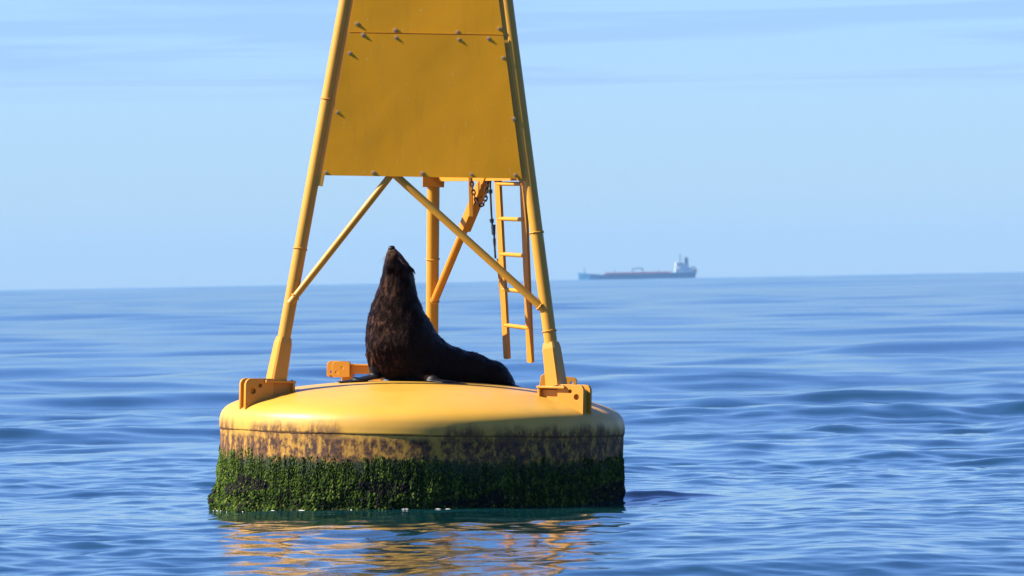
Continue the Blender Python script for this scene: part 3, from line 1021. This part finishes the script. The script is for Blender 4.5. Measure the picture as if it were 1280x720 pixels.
# fur clumps, finer toward the head, none on the flippers
furw = np.clip((PZ - 1.00) / 0.10, 0, 1)
D += furw * (0.0055 * vnoise(PX * 15 + 60, PY * 15 + 60, PZ * 9 + 60) + 0.0028 * vnoise(PX * 36 + 60, PY * 36 + 60, PZ * 18 + 60))
# folds of skin at the neck
D += 0.0075 * np.exp(-((PX + 0.19) / 0.2) ** 2) * np.sin(PZ * 58 + PX * 34 + 2.6 * np.sin(PY * 9 + PZ * 4)) * np.clip((PZ - 1.25) / 0.1, 0, 1) * np.clip((1.60 - PZ) / 0.1, 0, 1)
rad_ = np.sqrt(PX * PX + PY * PY)
D = np.maximum(D, np.interp(rad_, _pr, _pz).astype(np.float32) - 0.006 - PZ)
grid = openvdb.FloatGrid(1.0)
grid.copyFromArray(np.ascontiguousarray(D.astype(np.float32)))
pts_, quads_ = grid.convertToQuads(isovalue=0.0)
pts_ = np.asarray(pts_) * VX + lo
bm = bmesh.new()
vs = [bm.verts.new(p) for p in pts_]
for q in np.asarray(quads_):
    try: bm.faces.new([vs[i] for i in q])
    except ValueError: pass
# keep the largest connected piece only
bm.verts.ensure_lookup_table(); bm.verts.index_update()
seen = np.zeros(len(bm.verts), int) - 1; comp = 0; sizes = []
for v0 in bm.verts:
    if seen[v0.index] >= 0: continue
    st = [v0]; seen[v0.index] = comp; cnt = 0
    while st:
        v = st.pop(); cnt += 1
        for e in v.link_edges:
            w = e.other_vert(v)
            if seen[w.index] < 0: seen[w.index] = comp; st.append(w)
    sizes.append(cnt); comp += 1
big = int(np.argmax(sizes))
bmesh.ops.delete(bm, geom=[v for v in bm.verts if seen[v.index] != big], context='VERTS')
bmesh.ops.smooth_vert(bm, verts=bm.verts, factor=0.4, use_axis_x=True, use_axis_y=True, use_axis_z=True)
body_me = bm_mesh('body', bm)
body = link('body', body_me, MAT['fur'], seal, True)
body_me.materials.append(MAT['skin'])
# bare skin on the flippers
for p in body_me.polygons:
    c_ = p.center
    if c_.z < 1.0 and (c_.x < -0.33 or c_.x > 0.655 or c_.y < -0.31) or (c_.x < -0.335 and c_.z < 1.05 and c_.y < -0.14):
        p.material_index = 1
# short wet tufts of fur
nv = len(body_me.vertices)
co = np.empty(nv * 3, np.float32); body_me.vertices.foreach_get('co', co); co = co.reshape(-1, 3)
no = np.empty(nv * 3, np.float32); body_me.vertex_normals.foreach_get('vector', no); no = no.reshape(-1, 3)
ok = np.where((co[:, 2] > 1.02) & ~((co[:, 0] < -0.315) & (co[:, 2] < 1.12) & (co[:, 1] < -0.14)) & (co[:, 2] < 1.86) & ((co[:, 0] < -0.12 + 0.1 * rng.random(nv)) | (rng.random(nv) < 0.25)))[0]
pick = rng.choice(ok, 13000)
P = co[pick] + rng.normal(0, 0.003, (len(pick), 3)); Nn = no[pick]
rear = np.clip((P[:, 0] - 0.0) / 0.25, 0, 1)[:, None]
comb = np.array([[0.12, 0.0, -1.0]]) * (1 - rear) + np.array([[1.0, 0.0, -0.35]]) * rear + rng.normal(0, 0.28, (len(pick), 3))
comb -= Nn * (comb * Nn).sum(1, keepdims=True)
comb /= np.linalg.norm(comb, axis=1, keepdims=True)
side_ = np.cross(comb, Nn)
Lh = (rng.uniform(0.010, 0.024, len(pick)) * np.clip(0.35 + (1.86 - P[:, 2]) * 1.3, 0.35, 1.0))[:, None]
wd = rng.uniform(0.0022, 0.0042, len(pick))[:, None]
lift = rng.uniform(0.02, 0.16, len(pick))[:, None]
base_ = P - Nn * 0.003
v0 = base_ - side_ * wd; v1 = base_ + side_ * wd
v2 = base_ + comb * Lh * 0.55 + Nn * Lh * (lift + 0.10) + side_ * wd * 0.7
v3 = base_ + comb * Lh + Nn * Lh * lift
VV = np.stack([v0, v1, v2, v3], 1).reshape(-1, 3)
i4 = np.arange(len(pick)) * 4
FF = np.concatenate([np.stack([i4, i4 + 1, i4 + 2], 1), np.stack([i4, i4 + 2, i4 + 3], 1)])
fur = link('fur', from_np('fur', VV, FF), MAT['fur'], body, True)
fur['kind'] = 'stuff'


def blob(name, c_, rad3, mat, parent, rot=(0, 0, 0), sub=3):
    bm = bmesh.new()
    bmesh.ops.create_icosphere(bm, subdivisions=sub, radius=1.0)
    me = bm_mesh(name, bm)
    me.transform(Matrix.Translation(Vector(c_)) @ Matrix.Rotation(rot[1], 4, 'Y') @ Matrix.Rotation(rot[0], 4, 'X') @ Matrix.Diagonal((*rad3, 1)))
    return link(name, me, mat, parent, True)


nose_o = blob('nose', (-0.246, -0.072, 1.922), (0.026, 0.024, 0.017), MAT['skin'], body, (0.35, -0.2, 0))
blob('eye', (-0.262, 0.015, 1.795), (0.016, 0.016, 0.016), MAT['eye'], body)
blob('eye', (-0.155, -0.055, 1.800), (0.015, 0.015, 0.015), MAT['eye'], body)
for (p, q) in (((-0.118, -0.025, 1.782), (-0.070, -0.035, 1.735)), ((-0.262, 0.075, 1.745), (-0.292, 0.09, 1.705))):
    bm = bmesh.new()
    path_tube(bm, catmull([p, tuple((Vector(p) + Vector(q)) / 2 + Vector((0.006, -0.004, 0.004))), q], 4), [0.013, 0.0135, 0.0125, 0.011, 0.010, 0.008, 0.006, 0.0045, 0.002], 8)
    link('ear', bm_mesh('ear', bm), MAT['skin'], body, True)
bm = bmesh.new()
for i in range(8):
    s = -1 if i % 2 else 1
    p = Vector((-0.243 + s * 0.026, -0.100, 1.872 + random.uniform(-0.012, 0.012)))
    d = Vector((s * random.uniform(0.4, 1.0), random.uniform(-0.6, 0.0), random.uniform(-1.0, -0.5))).normalized()
    Lw = random.uniform(0.05, 0.11)
    path_tube(bm, [p, p + d * Lw * 0.5 + Vector((0, 0, 0.006)), p + d * Lw], [0.0012, 0.0009, 0.0004], 5)
wk = link('whiskers', bm_mesh('whiskers', bm), MAT['whisker'], body)
wk['kind'] = 'stuff'

# ------------------------------------------------------------------ tanker far off on the horizon
SD = 7000.0
PXM = SD / 8550.0                                        # metres per photo pixel out there, used as ship's scale unit
ship = empty('tanker_ship', (CAM.x + 157 * PXM, CAM.y + SD, 0.0))
tag(ship, 'distant tanker with dark blue hull, red deck pipes and white bridge on the horizon', 'ship')
MAT['ship_hull'] = plain('ship_hull_paint', (0.008, 0.09, 0.20), 0.5, 0.15, 0.1)
MAT['ship_red'] = plain('ship_deck_red', (0.32, 0.07, 0.05), 0.6, 0.2, 0.2)
MAT['ship_white'] = plain('ship_white', (0.78, 0.78, 0.76), 0.5, 0.05, 0.2)
MAT['ship_dark'] = plain('ship_dark', (0.05, 0.06, 0.08), 0.6, 0.1, 0.2)
MAT['ship_glass'] = plain('ship_glass', (0.02, 0.03, 0.04), 0.1, 0.1, 0.2)
stations = [(-74, 0.15, 9.6, -73.2), (-72, 3.0, 9.3, -70.5), (-68, 7.0, 8.7, -67), (-60, 10.5, 8.0, -60), (-50, 11.5, 7.2, -50), (-46, 11.5, 6.4, -46), (0, 11.5, 6.2, 0), (40, 11.5, 6.2, 40), (44, 11.5, 7.6, 44), (66, 10.5, 7.8, 66), (73.5, 8.5, 8.2, 71.5)]
bm = bmesh.new(); rg = []
for (xt, hb, zt, xb) in stations:
    xt *= PXM; xb *= PXM; zt *= PXM * 1.0
    nb = hb * (0.55 if xb < -60 * PXM else 0.96)
    rg.append([bm.verts.new(q) for q in ((xt, -hb, zt), ((xt + xb) / 2, -(hb + nb) / 2, zt * 0.45), (xb, -nb, -4), (xb, nb, -4), ((xt + xb) / 2, (hb + nb) / 2, zt * 0.45), (xt, hb, zt))])
for P, Q in zip(rg, rg[1:]):
    for i in range(6): bm.faces.new((P[i], P[(i + 1) % 6], Q[(i + 1) % 6], Q[i]))
bm.faces.new(rg[0][::-1]); bm.faces.new(rg[-1])
link('hull', bm_mesh('hull', bm), MAT['ship_hull'], ship)
U = PXM


def sbox(name, x0, x1, hy, z0, z1, mat, parent=ship, bev=0.0, yc=0.0):
    bm = bmesh.new(); box(bm, (x0 * U, yc - hy, z0 * U), (x1 * U, yc + hy, z1 * U), None, bev)
    return link(name, bm_mesh(name, bm), mat, parent)


house = sbox('deck_house', 47, 69, 10, 7.5, 13.5, MAT['ship_white'], bev=0.3)
sbox('bridge_deck', 47.5, 63, 9, 13.4, 17.0, MAT['ship_white'], house, 0.3)
wh = sbox('wheelhouse', 48, 58, 11.5, 16.9, 20.5, MAT['ship_white'], house, 0.3)
for x0 in (49, 51.4, 53.8, 56.2):
    sbox('window', x0, x0 + 1.8, 0.05, 18.2, 19.7, MAT['ship_glass'], wh, 0, -11.5)
for zz_ in (9.5, 11.8, 14.6):
    for x0 in np.arange(49, 67 if zz_ < 13 else 61, 2.6):
        sbox('window', x0, x0 + 1.1, 0.05, zz_, zz_ + 0.9, MAT['ship_glass'], house, 0, -10 if zz_ < 13 else -9)
bm = bmesh.new(); bar(bm, (62 * U, 0, 13 * U), (61.2 * U, 0, 26.5 * U), 4.5 * U, 6.0, (0, 1, 0), 0.5)
fn = link('funnel', bm_mesh('funnel', bm), MAT['ship_dark'], ship)
bm = bmesh.new(); tube(bm, (54 * U, 0, 20 * U), (54 * U, 0, 31 * U), 0.55, 0.3, 8); tube(bm, (54 * U, -4, 27 * U), (54 * U, 4, 27 * U), 0.25, seg=6); tube(bm, (52 * U, 0, 28.5 * U), (56 * U, 0, 28.5 * U), 0.25, seg=6)
link('mast', bm_mesh('mast', bm), MAT['ship_dark'], ship, True, 40)
bm = bmesh.new()
for yy in (-7, -3, 3, 7): tube(bm, (-40 * U, yy, 8.1 * U), (42 * U, yy, 8.1 * U), 0.8, seg=10)
for x0 in range(-38, 42, 8): box(bm, (x0 * U, -9, 6.1 * U), ((x0 + 1.5) * U, 9, 9.4 * U))
link('deck_pipes', bm_mesh('deck_pipes', bm), MAT['ship_red'], ship)
sbox('trunk_deck', -42, 44, 8.5, 6.1, 7.6, MAT['ship_red'])
for (xp, yp, xe) in ((-6, -3, 4), (7, 3, -3)):
    bm = bmesh.new()
    tube(bm, (xp * U, yp, 6 * U), (xp * U, yp, 13.8 * U), 0.7, 0.5, 8); tube(bm, (xp * U, yp, 13 * U), (xe * U, yp, 14.2 * U), 0.45, 0.3, 8)
    link('hose_crane', bm_mesh('hose_crane', bm), MAT['ship_dark'], ship, True, 40)
bm = bmesh.new(); tube(bm, (-66 * U, 0, 8 * U), (-66 * U, 0, 16 * U), 0.5, 0.25, 8)
link('foremast', bm_mesh('foremast', bm), MAT['ship_dark'], ship, True, 40)
for x0 in (-28, 27): 
    bm = bmesh.new(); tube(bm, (x0 * U, 0, 7 * U), (x0 * U, 0, 13 * U), 0.35, 0.2, 8)
    link('vent_post', bm_mesh('vent_post', bm), MAT['ship_dark'], ship, True, 40)
bm = bmesh.new(); path_tube(bm, catmull([(66 * U, -8, 13 * U), (70 * U, -8, 14.2 * U), (73 * U, -8, 11.5 * U), (73.5 * U, -8, 7.5 * U)], 5), 0.7, 8)
link('boat_davit', bm_mesh('boat_davit', bm), MAT['ship_dark'], ship, True, 40)
bm = bmesh.new(); bmesh.ops.create_icosphere(bm, subdivisions=2, radius=1.0)
lb = bm_mesh('lifeboat', bm); lb.transform(Matrix.Translation((70 * U, -8, 10 * U)) @ Matrix.Rotation(0.45, 4, 'Y') @ Matrix.Diagonal((3.4, 1.3, 1.2, 1)))
link('lifeboat', lb, plain('ship_orange', (0.6, 0.16, 0.03), 0.5, 0.1, 0.5), ship, True)

# ------------------------------------------------------------------ foam flecks at the waterline
fv, ff = [], []
cnt = 0
for i in range(14):
    t = R_(random.uniform(195, 285))
    rr_ = 1.525 + abs(random.gauss(0, 0.022))
    x, y = rr_ * math.cos(t), rr_ * math.sin(t)
    L_ = random.uniform(0.005, 0.030); w_ = random.uniform(0.002, 0.006)
    zc_ = float(sea_h(np.array([x]), np.array([y]))[0])
    for q in range(12):
        w = 2 * math.pi * q / 12
        jx = random.uniform(0.7, 1.2)
        a_, b_ = L_ * math.cos(w) * jx, w_ * math.sin(w) * jx
        fv.append((x - a_ * math.sin(t) + b_ * math.cos(t), y + a_ * math.cos(t) + b_ * math.sin(t), zc_ + 0.0015))
    fv.append((x, y, zc_ + 0.005))
    for q in range(12): ff.append((cnt + q, cnt + (q + 1) % 12, cnt + 12))
    cnt += 13
foam = link('foam', from_np('foam', fv, ff), MAT['foam'], None, True)
tag(foam, 'thin line of white foam flecks along the foot of the float', 'foam', kind='stuff')

# ------------------------------------------------------------------ haze over the water
bm = bmesh.new()
box(bm, (-9200, -9200, -2.2), (9200, 9200, 62))
haze = link('haze', bm_mesh('haze', bm), None)
hm = bpy.data.materials.new('haze_air'); hm.use_nodes = True
nt = hm.node_tree
for n in list(nt.nodes):
    if n.type == 'BSDF_PRINCIPLED': nt.nodes.remove(n)
pv = nt.nodes.new('ShaderNodeVolumePrincipled')
pv.inputs['Color'].default_value = (0.31, 0.62, 1.0, 1)
pv.inputs['Density'].default_value = 6.0e-5
pv.inputs['Anisotropy'].default_value = 0.0
nt.links.new(pv.outputs[0], [n for n in nt.nodes if n.type == 'OUTPUT_MATERIAL'][0].inputs['Volume'])
haze.data.materials.append(hm)
tag(haze, 'pale blue sea haze in the air', 'haze', kind='stuff')
